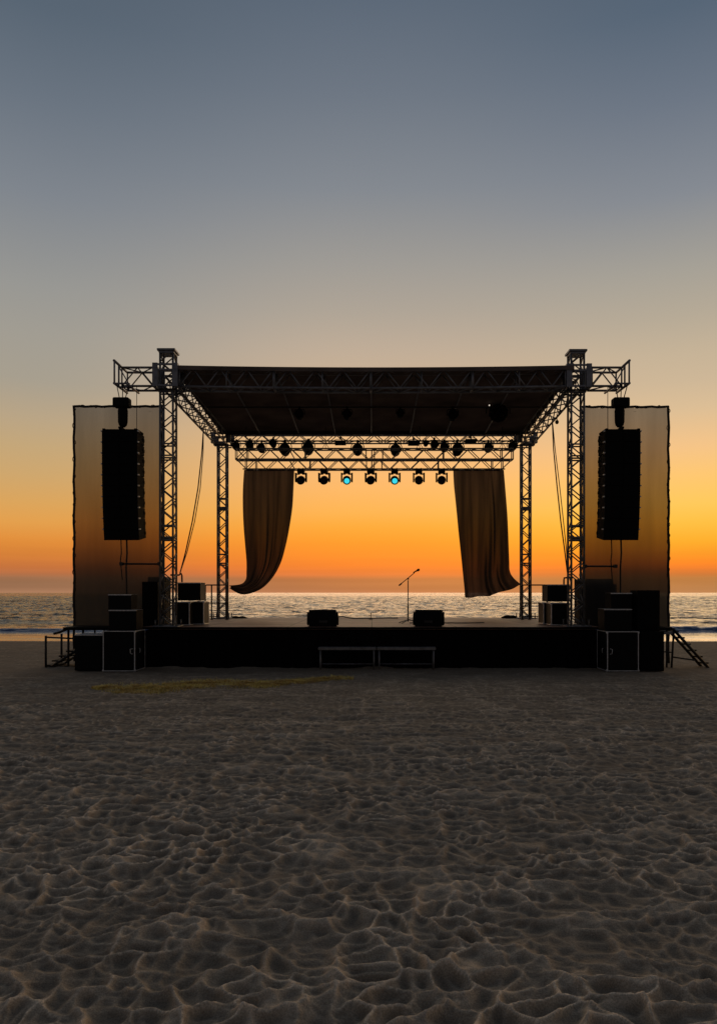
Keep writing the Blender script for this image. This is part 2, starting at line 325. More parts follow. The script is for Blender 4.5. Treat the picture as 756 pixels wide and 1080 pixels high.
# the small breaker that runs along the shore
def breaker(yc, wid_f, wid_b, h, seed, x0=.05):
    c = yc + 1.3*fbm(XX*.045, XX*0+seed, seed, 2) + .15*fbm(XX*.5, XX*0+seed, seed+1, 3)
    hh = h*np.clip(.9 + .8*fbm(XX*x0, XX*0+3.3, seed+2, 3), .25, 1.3)*(1+.25*fbm(XX*1.2, XX*0, seed+3, 3))
    d = YY - c
    return hh*np.where(d < 0, np.exp(-(d/wid_f)**2), np.exp(-(d/wid_b)**2))
ZZ = ZZ + breaker(38.2, .42, 1.5, .34, 42) + breaker(50, .8, 2.2, .16, 52, .08) + breaker(60, .9, 2.5, .13, 62, .06)
ZZ = ZZ + breaker(33.0, .12, .6, .025, 82)
def sea_mat():
    m, n, l = new_mat('sea_water'); b = n['Principled BSDF']
    tc = n.new('ShaderNodeTexCoord')
    b.inputs['Roughness'].default_value = .16; b.inputs['IOR'].default_value = 1.45
    mp = n.new('ShaderNodeMapping'); mp.inputs['Scale'].default_value = (.8,1.5,1)
    l.new(tc.outputs['Object'], mp.inputs[0])
    nz = n.new('ShaderNodeTexNoise'); nz.inputs['Scale'].default_value = 1.6; nz.inputs['Detail'].default_value = 6; nz.inputs['Roughness'].default_value = .6
    l.new(mp.outputs[0], nz.inputs['Vector'])
    mp2 = n.new('ShaderNodeMapping'); mp2.inputs['Scale'].default_value = (.12,.22,1); l.new(tc.outputs['Object'], mp2.inputs[0])
    n2 = n.new('ShaderNodeTexNoise'); n2.inputs['Scale'].default_value = 1.5; n2.inputs['Detail'].default_value = 4
    l.new(mp2.outputs[0], n2.inputs['Vector'])
    # calm film near the shore, choppy beyond the breaker
    sp = n.new('ShaderNodeSeparateXYZ'); l.new(tc.outputs['Object'], sp.inputs[0])
    ch = n.new('ShaderNodeMapRange'); ch.inputs['From Min'].default_value = 36.5; ch.inputs['From Max'].default_value = 43
    ch.inputs['To Min'].default_value = .06; ch.inputs['To Max'].default_value = 1
    l.new(sp.outputs[1], ch.inputs[0])
    bp = n.new('ShaderNodeBump'); bp.inputs['Distance'].default_value = .42
    l.new(ch.outputs[0], bp.inputs['Strength']); l.new(nz.outputs['Fac'], bp.inputs['Height'])
    b2 = n.new('ShaderNodeBump'); b2.inputs['Distance'].default_value = 2.6
    l.new(ch.outputs[0], b2.inputs['Strength']); l.new(n2.outputs['Fac'], b2.inputs['Height']); l.new(bp.outputs[0], b2.inputs['Normal'])
    l.new(b2.outputs[0], b.inputs['Normal'])
    # grey water, thin foam; blue sky reflection painted into the colour along the breaker
    f = n.new('ShaderNodeTexNoise'); f.inputs['Scale'].default_value = 3; f.inputs['Detail'].default_value = 8
    mp3 = n.new('ShaderNodeMapping'); mp3.inputs['Scale'].default_value = (.7,1,3); l.new(tc.outputs['Object'], mp3.inputs[0]); l.new(mp3.outputs[0], f.inputs['Vector'])
    r = n.new('ShaderNodeValToRGB'); r.color_ramp.elements[0].position = .58; r.color_ramp.elements[0].color = (0,0,0,1)
    r.color_ramp.elements[1].position = .70; r.color_ramp.elements[1].color = (1,1,1,1); l.new(f.outputs['Fac'], r.inputs[0])
    band = n.new('ShaderNodeValToRGB'); cr = band.color_ramp
    cr.elements[0].position = 0; cr.elements[0].color = (0,0,0,1); cr.elements[1].position = 1; cr.elements[1].color = (0,0,0,1)
    for p in ((.3,.7),(.55,1),(.7,.1)):
        e = cr.elements.new(p[0]); e.color = (p[1],)*3 + (1,)
    nr = n.new('ShaderNodeMapRange'); nr.inputs['From Min'].default_value = 35; nr.inputs['From Max'].default_value = 42; l.new(sp.outputs[1], nr.inputs[0]); l.new(nr.outputs[0], band.inputs[0])
    mm = n.new('ShaderNodeMath'); mm.operation = 'MULTIPLY'; l.new(r.outputs[0], mm.inputs[0]); l.new(band.outputs[0], mm.inputs[1])
    mx = n.new('ShaderNodeMix'); mx.data_type='RGBA'; l.new(mm.outputs[0], mx.inputs[0])
    bl = n.new('ShaderNodeMix'); bl.data_type='RGBA'; l.new(band.outputs[0], bl.inputs[0])
    bl.inputs[6].default_value = (.05,.05,.05,1); bl.inputs[7].default_value = (.05,.11,.27,1)
    l.new(bl.outputs[2], mx.inputs[6])
    mx.inputs[7].default_value = (.45,.48,.52,1); l.new(mx.outputs[2], b.inputs['Base Color'])
    return m
tag(grid_object('sea', XX, YY, ZZ, sea_mat()), 'calm rippled sea with a low breaker at the shore', 'sea', kind='structure')

# ------------------------------------------------------------------ truss
def truss(root, o, p0, p1, w, h, step, cr=.028, br=.0155, up=(0,0,1), frames=(0,1), cm='alu', skip=(), name='chord'):
    p0, p1 = Vector(p0), Vector(p1); a = (p1-p0); L = a.length; a.normalize()
    side = a.cross(Vector(up)).normalized(); u = side.cross(a).normalized()
    cn = [(-1,-1),(1,-1),(1,1),(-1,1)]
    pt = lambda i, t: p0 + a*t*L + side*cn[i][0]*w/2 + u*cn[i][1]*h/2
    for i in range(4):
        c = MB(o); c.tube(pt(i,0), pt(i,1), cr, 8); c.build(name, cm, root)
    lat = MB(o); n = max(2, round(L/step))
    for fi in range(4):
        if fi in skip: continue
        i, j = fi, (fi+1) % 4
        for k in range(n):
            A, B = (i, j) if (k+fi//2) % 2 == 0 else (j, i)
            lat.tube(pt(A,k/n), pt(B,(k+1)/n), br, 6)
    for t in frames:
        for i in range(4): lat.tube(pt(i,t), pt((i+1)%4,t), br*1.25, 6)
    lat.build('lattice', cm, root)

DZ = .983     # deck height
def tower(px, Y, ztop, label, front, side):
    cx = X(px, Y); o = (cx, Y, DZ)
    t = thing('truss_tower', label, 'truss tower', o, 'truss towers carrying the stage roof')
    g = .305 if front else .27
    b = MB(o); b.box(cx-.3,cx+.3,Y-.3,Y+.3,DZ+.004,DZ+.03); b.build('base_plate', 'alu_dark', t, .004)
    for sx in (-1,1):
        for sy in (-1,1):
            j = MB(o); j.tube((cx+sx*.24,Y+sy*.24,DZ+.03),(cx+sx*.24,Y+sy*.24,DZ+.16),.016); j.tube((cx+sx*.24,Y+sy*.24,DZ+.16),(cx+sx*.24,Y+sy*.24,DZ+.17),.035,6); j.build('screw_jack','alu',t)
    nb = (2.05, 4.0) if front else (1.65, 3.4)
    L = ztop - DZ - .03
    fr = [0, 1] + [z/L for z in nb] + [(z+.06)/L for z in nb] + [(z+.34)/L for z in nb]
    truss(t, o, (cx,Y,DZ+.03), (cx,Y,ztop), g, g, .25, .027, .0155, up=(0,1,0), frames=fr)
    if front:
        c = MB(o); c.box(cx-.215,cx+.215,Y-.215,Y+.215,ztop,ztop+.05); c.box(cx-.18,cx+.18,Y-.18,Y+.18,ztop-.05,ztop-.002); c.build('top_cap','alu_dark',t,.006)
        hb, ht, hw_ = 6.68, 7.24, .30
    else:
        hb, ht, hw_ = 6.46, 6.80, .31
    s_ = MB(o)
    for sx in (-1,1):       # rolling sleeve: four corner plates tied by rails
        for sy in (-1,1):
            x0 = cx+sx*hw_; y0 = Y+sy*hw_
            s_.box(min(x0,x0-sx*.13),max(x0,x0-sx*.13),min(y0,y0-sy*.02),max(y0,y0-sy*.02),hb,ht)
            s_.box(min(x0,x0-sx*.02),max(x0,x0-sx*.02),min(y0-sy*.021,y0-sy*.14),max(y0-sy*.021,y0-sy*.14),hb,ht)
    for sy in (-1,1):
        for z in (hb+.03, ht-.03, (hb+ht)/2+.12): s_.box(cx-hw_+.12,cx+hw_-.12,Y+sy*(hw_-.035)-.018,Y+sy*(hw_-.035)+.018,z-.022,z+.022)
    for sx in (-1,1):
        for z in (hb+.03, ht-.03): s_.box(cx+sx*(hw_-.035)-.018,cx+sx*(hw_-.035)+.018,Y-hw_+.12,Y+hw_-.12,z-.022,z+.022)
    s_.build('sleeve_block','alu_dark',t,.004)
    for sy in (-1,1):
        w = MB(o); w.tube((cx-.24,Y+sy*.22,hb-.05),(cx+.24,Y+sy*.22,hb-.05),.022); w.build('roller','pipe',t)
    return cx
FY = 17.78; RY = 23.3
fl = tower(177.7, FY, 7.56, 'tall silver front truss tower beside the left speaker column', True, -1)
fr_ = tower(607, FY+.06, 7.56, 'tall silver front truss tower beside the right speaker column', True, 1)
rl = tower(235, RY, 6.5, 'slimmer rear truss tower beside the wind-swept curtain on the left', False, -1)
rr = tower(554, RY, 6.5, 'slimmer rear truss tower beside the straight-hanging curtain on the right', False, 1)

# front header
zc = 6.93
o = ((fl+fr_)/2, FY, 6.72)
t = thing('header_truss', 'long silver box truss spanning between the two front towers under the roof edge', 'truss', o, 'roof trusses')
def sag(x): return -.05*(1-(2*(x-o[0])/(fr_-fl))**2)
segs = [fl+.31, X(243,FY), X(290,FY), X(339,FY), X(391,FY), X(444,FY), X(497,FY), X(550,FY), fr_-.31]
allc = []
for a, b_ in zip(segs[::2][:-1], segs[::2][1:]):
    truss(t, o, (a+.012,FY,zc+sag(a)), (b_-.012,FY,zc+sag(b_)), .4, .44, .33, .029, .0165, cm='alu_dark', frames=(0,.5,1))
for sx, xc in ((-1, fl), (1, fr_)):
    xa = xc+sx*.31; xb = sx*5.93
    o2 = (xa, FY, 6.72)
    side = 'left' if sx < 0 else 'right'
    t = thing('outrigger_truss', f'short cantilevered truss arm reaching out from the {side} front tower above the hoist', 'truss arm', o2, 'outrigger arms')
    truss(t, o2, (xa,FY,zc), (xb,FY,zc), .4, .44, .36, .028, .016, cm='alu')
    # cross piece that carries the hoist, coming forward of the arm
    for xx in (xb+sx*.03,):
        c = MB(o2); c.tube((xx,17.12,zc+.245),(xx,18.05,zc+.245),.03); c.build('cross_tube','alu_dark',t)
    for xx in (xb+sx*.03, xb-sx*.25):
        c = MB(o2); c.tube((xx,17.12,zc-.28),(xx,18.05,zc-.26),.028); c.build('cross_tube','alu_dark',t)
    c = MB(o2)
    for yy in (17.15,17.45):
        c.tube((xb+sx*.03,yy,zc-.28),(xb+sx*.03,yy,zc+.24),.022)
        c.tube((xb+sx*.03,yy,zc-.28),(xb-sx*.25,yy,zc-.28),.022)
    c.tube((xb-sx*.25,17.45,zc-.28),(xb+sx*.03,17.45,zc+.2),.014)
    c.build('end_frame','alu_dark',t)
# side trusses
for side, xf, xr in (('left', fl, rl), ('right', fr_, rr)):
    o2 = (xf, FY+.3, 6.72)
    t = thing('side_truss', f'sloping silver side truss from front tower to rear tower along the {side} roof edge', 'truss', o2, 'roof side trusses')
    truss(t, o2, (xf, FY+.31, 6.93), (xr, RY-.32, 6.61), .36, .36, .33, .028, .016)
# rear header
o2 = ((rl+rr)/2, RY, 6.5)
t = thing('header_truss', 'silver box truss between the two rear towers tight under the back of the roof', 'truss', o2, 'roof trusses')
truss(t, o2, (rl+.32,RY,6.66), (rr-.32,RY,6.66), .4, .25, .30, .024, .014)

# roof canopy
def roof_z(y): return 7.165 + (6.80-7.165)*(y-17.4)/(23.3-17.4)
o = (0.03, 20.3, 7.0)
t = thing('stage_roof', 'dark sloping roof canopy stretched over the trusses', 'roof', o)
r = MB(o)
def roof_fn(dz):
    def f(u, v):
        x = -4.66 + 9.45*u; y = 17.52 + (23.1-17.52)*v
        edge = .05*(1-(2*u-1)**2)*(1-v)
        puff = .05*math.sin(math.pi*((u*8.0) % 1))*math.sin(math.pi*v)
        return (x, y, roof_z(y) + dz - edge - .3*puff)
    return f
r.grid(roof_fn(0.0), 64, 24); r.grid(roof_fn(.025), 64, 24)
r.grid(lambda u,v: (-4.66+9.45*u, 17.516, roof_z(17.52)+.028-.10*v-.05*(1-(2*u-1)**2)), 64, 1)
for k in (0,1): r.grid(lambda u,v: (-4.662+9.454*k, 17.52+5.58*u, roof_z(17.52+5.58*u)+.055-.16*v), 20, 1)
r.grid(lambda u,v: (-4.66+9.45*u, 23.102, roof_z(23.1)+.05-.07*v), 20, 1)
r.build('canopy','roof',t)
for px in (184,237.5,291,341.5,391.4,445,495,548.5,600):
    x = X(px, 17.8)
    if not -4.5 < x < 4.6: continue
    c = MB(o); c.tube((x*.985,18.02,roof_z(18.02)-.07-.05*(1-(x/4.7)**2)),(x*.985,23.05,roof_z(23.05)-.06),.022,8); c.build('rafter','alu_dark',t)
c = MB(o); zz = roof_z(20.2)-.13; c.tube((-4.5,20.2,zz),(4.6,20.2,zz),.024,8); c.build('purlin','pipe',t)
c = MB(o); c.box(-4.5,4.6,22.98,23.06,roof_z(23)-.11,roof_z(23)-.02); c.build('rear_beam','pipe',t,.01)

# lower lighting frame: two box trusses tied together
YN, YF_ = 22.3, 24.05
o = (0, 23.2, 6.0)
t = thing('lighting_truss', 'wide hanging double truss frame that carries the curtains and the row of stage lights', 'truss', o)
zt, zb = Z(473,YN), Z(484.3,YN)
xl, xr = X(248.5,YN), X(541,YN)
for yy in (YN, YF_):
    truss(t, o, (xl,yy+.14,(zt+zb)/2), (xr,yy+.14,(zt+zb)/2), .28, zt-zb, .33, .022, .0135, cm='alu', frames=(0,.04,.25,.47,.5,.53,.75,.96,1))
for x in (xl+.03, xl+1.6, .0, xr-1.6, xr-.03):
    for zq in (zt, zb):
        c = MB(o); c.tube((x,YN+.28,zq),(x,YF_,zq),.018); c.build('tie_tube','alu',t)
for x in (xl+.3, -1.4, 1.45, xr-.3):
    for yy in (YN+.14,):
        c = MB(o); c.tube((x,yy,zt),(x,yy,roof_z(yy)-.02),.009,6); c.tube((x-.12,yy,zt),(x,yy,zt+.2),.008,6); c.tube((x+.12,yy,zt),(x,yy,zt+.2),.008,6); c.build('sling','cable',t)

# ------------------------------------------------------------------ stage lights
def par_lamp():
    t = thing('stage_lamp', 'x', 'stage lamp', (0,0,0), 'stage lamps hung along the rear of the roof')
    c = MB(); c.lathe((0,-.17,-.20),(0,1,-.25),[(0,.135),(.02,.15),(.05,.15),(.10,.125),(.22,.12),(.30,.09),(.34,.05)]); c.build('housing','black',t)
    c = MB(); c.lathe((0,-.18,-.197),(0,1,-.25),[(-.006,.118),(.004,.118)]); c.build('lens','lens',t)
    c = MB(); c.path([(-.165,-.06,-.22),(-.17,-.05,-.12),(-.14,-.03,-.05),(0,-.02,-.03),(.14,-.03,-.05),(.17,-.05,-.12),(.165,-.06,-.22)],.012); c.build('yoke','black',t)
    c = MB(); c.box(-.03,.03,-.05,.03,-.03,.05); c.tube((0,-.05,.01),(.05,-.09,.01),.01); c.build('clamp','black',t,.004)
    return t
par = par_lamp(); first = True
spec = [(249,470,.85,'round black lamp at the left end of the row, beside the left rear tower'),
 (263.5,469,.85,'small black lamp, second from the left on the rear roof truss'),
 (275.5,472,.9,'round black lamp, third from the left on the rear roof truss, hung a little low'),
 (288,467,.8,'small black lamp, fourth from the left on the rear roof truss, above the left curtain'),
 (300.4,473.5,1.2,'large black lamp above the right edge of the left curtain'),
 (325,472.5,1.2,'large black lamp above the gap between the first two moving heads from the left'),
 (377,473.5,1.15,'large round black lamp left of the middle of the roof'),
 (417,474,1.15,'large round black lamp above the right cyan-lit moving head'),
 (449,467,.6,'smallest black lamp right of the middle, beside the second flat floodlight'),
 (458,468.5,.9,'round black lamp straight above the gap between the last two moving heads'),
 (468.5,471,.95,'round black lamp above the rightmost moving head'),
 (482.3,473.5,1.2,'large black lamp above the left edge of the right curtain'),
 (515,471.5,.95,'round black lamp alone above the right curtain'),
 (540,470.5,.95,'round black lamp at the right end of the row, beside the right rear tower')]
for px, py, s_, lb in spec:
    yy = 22.85; loc = (X(px,yy), yy+.1, Z(py,yy)+.20*s_)
    q = par if first else dup(par, loc, lb)
    first = False; q.location = loc; q['label'] = lb; q.scale = (s_,)*3
    dz = 6.54 - loc[2]
    if dz > .05:
        c = MB(); c.tube((0,.0,.03),(0,.10,(6.56-loc[2])/s_),.012,6); c.build('drop_tube','pipe',q)
for i, (px, py, w, lb) in enumerate(((359,467.5,.34,'flat black box floodlight left of the middle under the rear roof truss'),
        (436,468,.32,'flat black box floodlight right of the middle under the rear roof truss'),
        (496,466,.34,'flat black box floodlight above the right curtain under the rear roof truss'))):
    yy = 22.9; loc = (X(px,yy), yy, Z(py,yy))
    if i == 0:
        fl0 = t = thing('floodlight', lb, 'floodlight', loc, 'box floodlights hung along the rear of the roof')
        c = MB(); c.prism([(-.10,-.07),(.10,-.05),(.10,.06),(-.10,.075)],-.17,.17); c.build('housing','black',t,.008)
        c = MB(); c.box(-.15,.15,-.106,-.101,-.055,.06); c.build('lens','lens',t)
        c = MB(); c.path([(-.19,0,0),(-.19,.01,.10),(-.1,.02,.13),(.1,.02,.13),(.19,.01,.10),(.19,0,0)],.010); c.box(-.03,.03,-.01,.05,.12,.2); c.build('yoke','black',t)
    else: t = dup(fl0, loc, lb)
# lamps on the purlin and the big fixture
for i, (px, py, s_, lb) in enumerate(((316,433,1.0,'dim round lamp under the canopy, leftmost on the cross pipe'),
        (366,434,1.0,'dim round lamp under the canopy, second from the left on the cross pipe'),
        (422,432.5,.85,'small dim lamp under the canopy, third from the left on the cross pipe'),
        (477,434,1.1,'dim tilted lamp under the canopy, nearest the big dark light cluster'))):
    yy = 20.2; q = dup(par, (X(px,yy), yy-.0, zz-.03), lb); q.scale = (s_*.85,)*3; q['group'] = 'lamps on the pipe under the canopy'
loc = (X(525,20.2), 20.2, zz-.02)
t = thing('light_cluster', 'large round dark lamp cluster under the right part of the canopy', 'stage light', loc)
c = MB(); c.lathe((0,-.10,-.12),(.1,1,-.35),[(0,.24),(.03,.27),(.12,.27),(.2,.2),(.26,.1)],10); c.build('housing','black',t)
for k in range(7):
    a = k*math.pi/3; rr_ = 0 if k == 6 else .16
    c = MB(); c.lathe((rr_*math.cos(a)-.02,-.12+.03*math.sin(a),-.12+rr_*math.sin(a)*.93),(.1,1,-.35),[(-.02,.06),(.02,.066)],12); c.build('lens','lens',t)
c = MB(); c.path([(-.32,0,-.15),(-.32,0,0),(-.2,0,.02),(.2,0,.02),(.32,0,0),(.32,0,-.15)],.015); c.box(-.05,.05,-.04,.04,-.01,.06); c.build('yoke','black',t)
c = MB(); c.lathe((-.26,-.12,.04),(0,-1,0),[(0,.016),(.03,.016)],10); c.build('pilot_lamp','pilot',t)

# moving heads
def moving_head():
    t = thing('moving_head', 'x', 'moving head', (0,0,0), 'moving head lights in a row under the lighting truss')
    c = MB(); c.prism([(-.13,-.02),(.13,-.02),(.13,-.10),(.10,-.13),(-.10,-.13),(-.13,-.10)],-.11,.11); c.box(-.09,-.05,-.02,.02,-.02,.05); c.box(.05,.09,-.02,.02,-.02,.05); c.build('base','black',t,.008)
    for sx in (-1,1):
        c = MB(); c.prism([(-.07,-.115),(.07,-.115),(.06,-.36),(0,-.42),(-.06,-.36)], sx*.168-.026, sx*.168+.026); c.box(min(sx*.04,sx*.141),max(sx*.04,sx*.141),-.05,.05,-.165,-.131); c.build('yoke_arm','black',t,.006)
    c = MB(); c.lathe((0,-.17,-.395),(0,1,.32),[(0,.11),(.015,.128),(.08,.138),(.20,.138),(.28,.11),(.32,.06)],14); h_ = c.build('head','black',t)
    c = MB(); c.lathe((0,-.173,-.396),(0,1,.32),[(-.012,.078),(.004,.088)],16); c.build('lens','lens',h_)
    return t
mh = moving_head(); mhs = []
for i, (px, lb) in enumerate(((317.5,'unlit black moving head light just right of the left curtain'),(342,'unlit black moving head light left of the left cyan-lit one'),
     (365.7,'black moving head light with glowing cyan lens, left of the pair that is lit'),(391,'unlit black moving head light in the middle between the two cyan-lit ones'),
     (416,'black moving head light with glowing cyan lens, right of the pair that is lit'),(441.5,'unlit black moving head light right of the right cyan-lit one'),
     (465.6,'unlit black moving head light just left of the right curtain'))):
    yy = YF_+.0; loc = (X(px,yy), yy, zb-.02)
    q = mh if i == 0 else dup(mh, loc, lb)
    q.location = loc; q['label'] = lb; q.rotation_euler = (0,0,random.uniform(-.15,.15))
    if i in (2,4):
        for hd in q.children:
            for ln in hd.children:
                ln.data = ln.data.copy(); ln.data.materials.clear(); ln.data.materials.append(M['cyan']); ln['label'] = 'glowing cyan lens'

# ------------------------------------------------------------------ stage
o = (0, 17.6, 0)
t = thing('stage', 'long low stage platform with black skirting and wooden deck', 'stage', o)
SX0, SX1 = X(150,17.6), X(634,17.6)
d = MB(o); d.box(SX0,SX1,17.56,24.3,DZ-.06,DZ); d.build('deck','deck',t,.004)
e = MB(o); e.box(SX0-.01,SX1+.01,17.535,17.557,DZ-.05,DZ-.004); e.build('edge_trim','black',t,.003)
sk = MB(o)
def fold(x): return .012*math.sin(x*9)+.008*math.sin(x*23+1)
sk.grid(lambda u,v: (SX0+(SX1-SX0)*u, 17.585-.0+fold(SX0+(SX1-SX0)*u)*(1-v)*1.6-.02*(1-v), -.03+(DZ-.06)*v), 500, 8)
for xx in (SX0+.01, SX1-.01): sk.grid(lambda u,v,xx=xx: (xx+fold(u*6)*(1-v), 17.6+6.6*u, -.03+(DZ-.06)*v), 60, 4)
sk.grid(lambda u,v: (SX0+(SX1-SX0)*u, 24.25+fold(u*12), -.03+(DZ-.06)*v), 60, 4)
sk.build('skirt','skirt',t)
for sgn, xo, xi in ((-1, -7.35, SX0-.01), (1, 7.15, SX1+.01)):
    a, b_ = min(xo,xi), max(xo,xi)
    w = MB(o); w.box(a,b_,17.62,19.6,DZ-.08,DZ-.01); w.build('wing_platform','black',t,.005)
    for x in (xo-sgn*.08, (xo+xi)/2):
        for yy in (17.75,19.45):
            w = MB(o); w.tube((x,yy,-.05),(x,yy,DZ-.08),.024); w.build('leg','pipe',t)

# front step
for i, (pa, pb, lb) in enumerate(((335.5,396.5,'low grey metal bench step against the stage front, left one of the two'),(397.5,459.5,'low grey metal bench step against the stage front, right one of the two'))):
    yy = 17.2; x0, x1 = X(pa,yy), X(pb,yy); zt_ = Z(682.6,yy); cx = (x0+x1)/2; oo = (cx,yy,0)
    t = thing('bench_step', lb, 'step', oo, 'bench steps in front of the stage')
    c = MB(oo); c.box(x0,x1,yy-.02,yy+.26,zt_-.07,zt_); c.build('tread','alu',t,.01)
    for x in (x0+.05,x1-.05):
        for y2 in (yy+.01,yy+.22):
            c = MB(oo); c.tube((x,y2,-.04),(x,y2,zt_-.07),.02); c.build('leg','alu',t)
    c = MB(oo); c.tube((x0+.05,yy+.22,.12),(x1-.05,yy+.22,.12),.012); c.build('stretcher','alu_dark',t)

# ------------------------------------------------------------------ speaker columns
NC = 10; CH = .254
def line_array(xc, Y, ztop, label, side):
    o = (xc, Y, ztop); t = thing('line_array', label, 'speaker array', o, 'hanging speaker columns')
    c = MB(); c.box(-.40,-.34,.0,.52,.0,.05); c.box(.34,.40,.0,.52,.0,.05); c.box(-.34,.34,.06,.10,.0,.045); c.box(-.34,.34,.40,.44,.0,.045); c.box(-.035,.035,.02,.50,.05,.10); c.build('rigging_frame','black',t,.004)
    p = Vector((0,0,-.01)); ang = [0,.4,.8,1.4,2,3,4.2,5.5,7.2,9]
    for k in range(NC):
        a = math.radians(ang[k])
        m = Matrix.Translation(p) @ Matrix.Rotation(a, 4, 'X')
        cab = MB(); fh = CH; bk = CH*.92
        cab.prism([(0,-fh),(.55,-fh/2-bk/2),(.55,-fh/2+bk/2),(0,.0)], -.41, .41, m)
        cb = cab.build('speaker_cabinet','black',t,.006)
        g = MB()
        for sx in (-1,1):
            g.grid(lambda u,v,sx=sx: m @ Vector((sx*(.01+.385*u), -.003-.012*(1-u), -.006-(fh-.012)*v)), 4, 2)
        g.build('grille','black2',cb)
        for sx in (-1,1):
            w = MB(); w.box(min(sx*.411,sx*.440),max(sx*.411,sx*.440),.01,.09,-.012,.018,m); w.build('rigging_pin','steel',cb)
            w = MB(); w.box(min(sx*.411,sx*.422),max(sx*.411,sx*.422),.44,.54,-.16,-.09,m); w.build('rear_bracket','black',cb)
        p = p + Vector((0, math.sin(a)*CH, -math.cos(a)*CH))
    return o, p
for sx, side, pc in ((-1,'left',126.2),(1,'right',656.6)):
    Y = 17.2; xc = X(pc,Y); zt_ = Z(454,Y)
    (o, p) = line_array(xc, Y, zt_, f'tall black curved line of stacked speakers hanging in front of the {side} mesh banner', side)
    # chain hoist
    zh = 6.66; hy = Y+.18; ho = (xc, hy, zt_+.1)
    t = thing('chain_hoist', f'black motor chain hoist between the {side} truss arm and the speaker column', 'chain hoist', ho, 'chain hoists above the speaker columns')
    c = MB(ho); z1 = Z(419,17.3); z0 = Z(429,17.3)
    c.box(xc-.19,xc+.19,hy-.13,hy+.13,z0,z1); c.build('motor','black',t,.035)
    c = MB(ho); c.lathe((xc-.02*sx,hy,z0),(0,0,-1),[(0,.10),(.08,.115),(.34,.11),(.42,.09),(.46,.05)],12); c.build('chain_bag','black',t)
    c = MB(ho); c.tube((xc+sx*.02,hy,z0-.4),(xc+sx*.02,hy,zt_+.16),.012); c.lathe((xc,hy,zt_+.19),(0,0,-1),[(0,.05),(.03,.06),(.08,.04),(.1,.02)],10); c.build('hook','black',t)
    for dx in (-.12,.02,.16):
        c = MB(ho); c.tube((xc+dx*.5,hy,z1),(xc+dx,hy,zh),.011,6); c.tube((xc+dx,hy,zh-.0),(xc+dx,hy,zh+.06),.028,8); c.build('sling','cable',t)
    # cable from arm
    x2 = X(144.5 if sx<0 else 640.5, 17.7)
    c = MB((x2,17.7,zt_)); c.tube((x2,17.7,zt_-.3),(x2,17.7,6.73),.008,6)
    tag(c.build('signal_cable','cable'), f'thin cable dropping from the {side} truss arm behind the speaker column', 'cable', 'cables dropping from the truss arms')
    # cables and pipe below the array
    zb_ = p.z+zt_
    for j, (px, zend) in enumerate(((134.5 if sx<0 else 653.5, 1.75),(128.5 if sx<0 else 643.5, Z(612,17.6)))):
        x2 = X(px,17.55); c = MB((x2,17.5,zend))
        c.path([(x2,17.5,zb_+.12),(x2+.012,17.5,zb_-.3),(x2-.01,17.5,(zb_+zend)/2),(x2+.03*j,17.52,zend)],.020 if j==0 else .013)
        tag(c.build('speaker_cable','cable'), (f'thick black cable hanging from the {side} speaker column down to the cases' if j==0 else f'thin short cable hanging below the {side} speaker column beside the thick one'), 'cable', 'cables under the speaker columns')
    py = 594.8 if sx<0 else 597.3
    xa, xb = (X(129,17.55), X(169,17.55)) if sx<0 else (X(616,17.55), X(648,17.55))
    c = MB((xa,17.5,Z(py,17.55))); c.tube((xa,17.5,Z(py,17.55)),(xb,17.6,Z(py,17.55)),.022)
    for xx in (xa, xb): c.box(xx-.035,xx+.035,17.46,17.58,Z(py,17.55)-.04,Z(py,17.55)+.04)
    tag(c.build('tie_bar','pipe'), f'dark horizontal pipe clamped to the {side} front tower below the speaker column', 'pipe', 'pipes steadying the speaker columns')

# ------------------------------------------------------------------ mesh side banners
for side, pa, pb, ptop, pbot in (('left',77.5,171,428,662),('right',613,705.5,428.5,664)):
    Y = 18.6; xa, xb = X(pa,Y), X(pb,Y); z1 = Z(ptop,Y); z0 = Z(pbot,Y)
    o = ((xa+xb)/2, Y, z0)
    t = thing('mesh_banner', f'tall semi-transparent grey mesh banner on the {side} side of the stage', 'banner', o, 'mesh banners beside the stage')
    s0 = 1 if side=='left' else 2
    def bf(u, v):
        x = xa+(xb-xa)*u; z = z0+(z1-z0)*v
        ed = .008*math.sin(z*7.3+s0)+.006*math.sin(z*17+s0*3)
        if u < .02 or u > .98: x += ed
        tp = .02*math.sin(x*6.1+s0)+.012*math.sin(x*15)
        if v > .98: z += tp - .02
        return (x, Y+.05*math.sin(x*5+s0)*(.3+.7*math.sin(math.pi*v)) + .03*math.sin(x*11+z*1.3), z)
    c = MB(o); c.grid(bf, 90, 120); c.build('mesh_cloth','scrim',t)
    xo = xa if side=='left' else xb
    for x in (xa, xb):
        c = MB(o); c.path([(x+(.012*math.sin(k*1.7+s0)), Y+.06, z0-.85+(z1-z0+.87)*k/24) for k in range(25)],.032); c.build('pole','pipe',t)
    c = MB(o); c.path([(xa+(xb-xa)*k/16, Y+.06, z1+.01*math.sin(k*2.1)) for k in range(17)],.030); c.build('top_rail','pipe',t)
    c = MB(o); c.tube((xa,Y+.06,z0+.03),(xb,Y+.06,z0+.03),.022); c.build('bottom_rail','pipe',t)
    for x in (xa, xb):
        c = MB(o)
        c.path([(x+.030*math.cos(k*.8)+.010*math.sin(k*.31), Y+.06+.036*math.sin(k*.8), z0+.1+(z1-z0-.15)*k/150) for k in range(151)],.009)
        c.build('lacing','cable',t)
    c = MB(o)
    c.path([(xa+(xb-xa)*k/70, Y+.06+.034*math.sin(k*.9), z1+.026*math.cos(k*.9)+.01*math.sin(k*.23)) for k in range(71)],.010)
    c.build('lacing','cable',t)

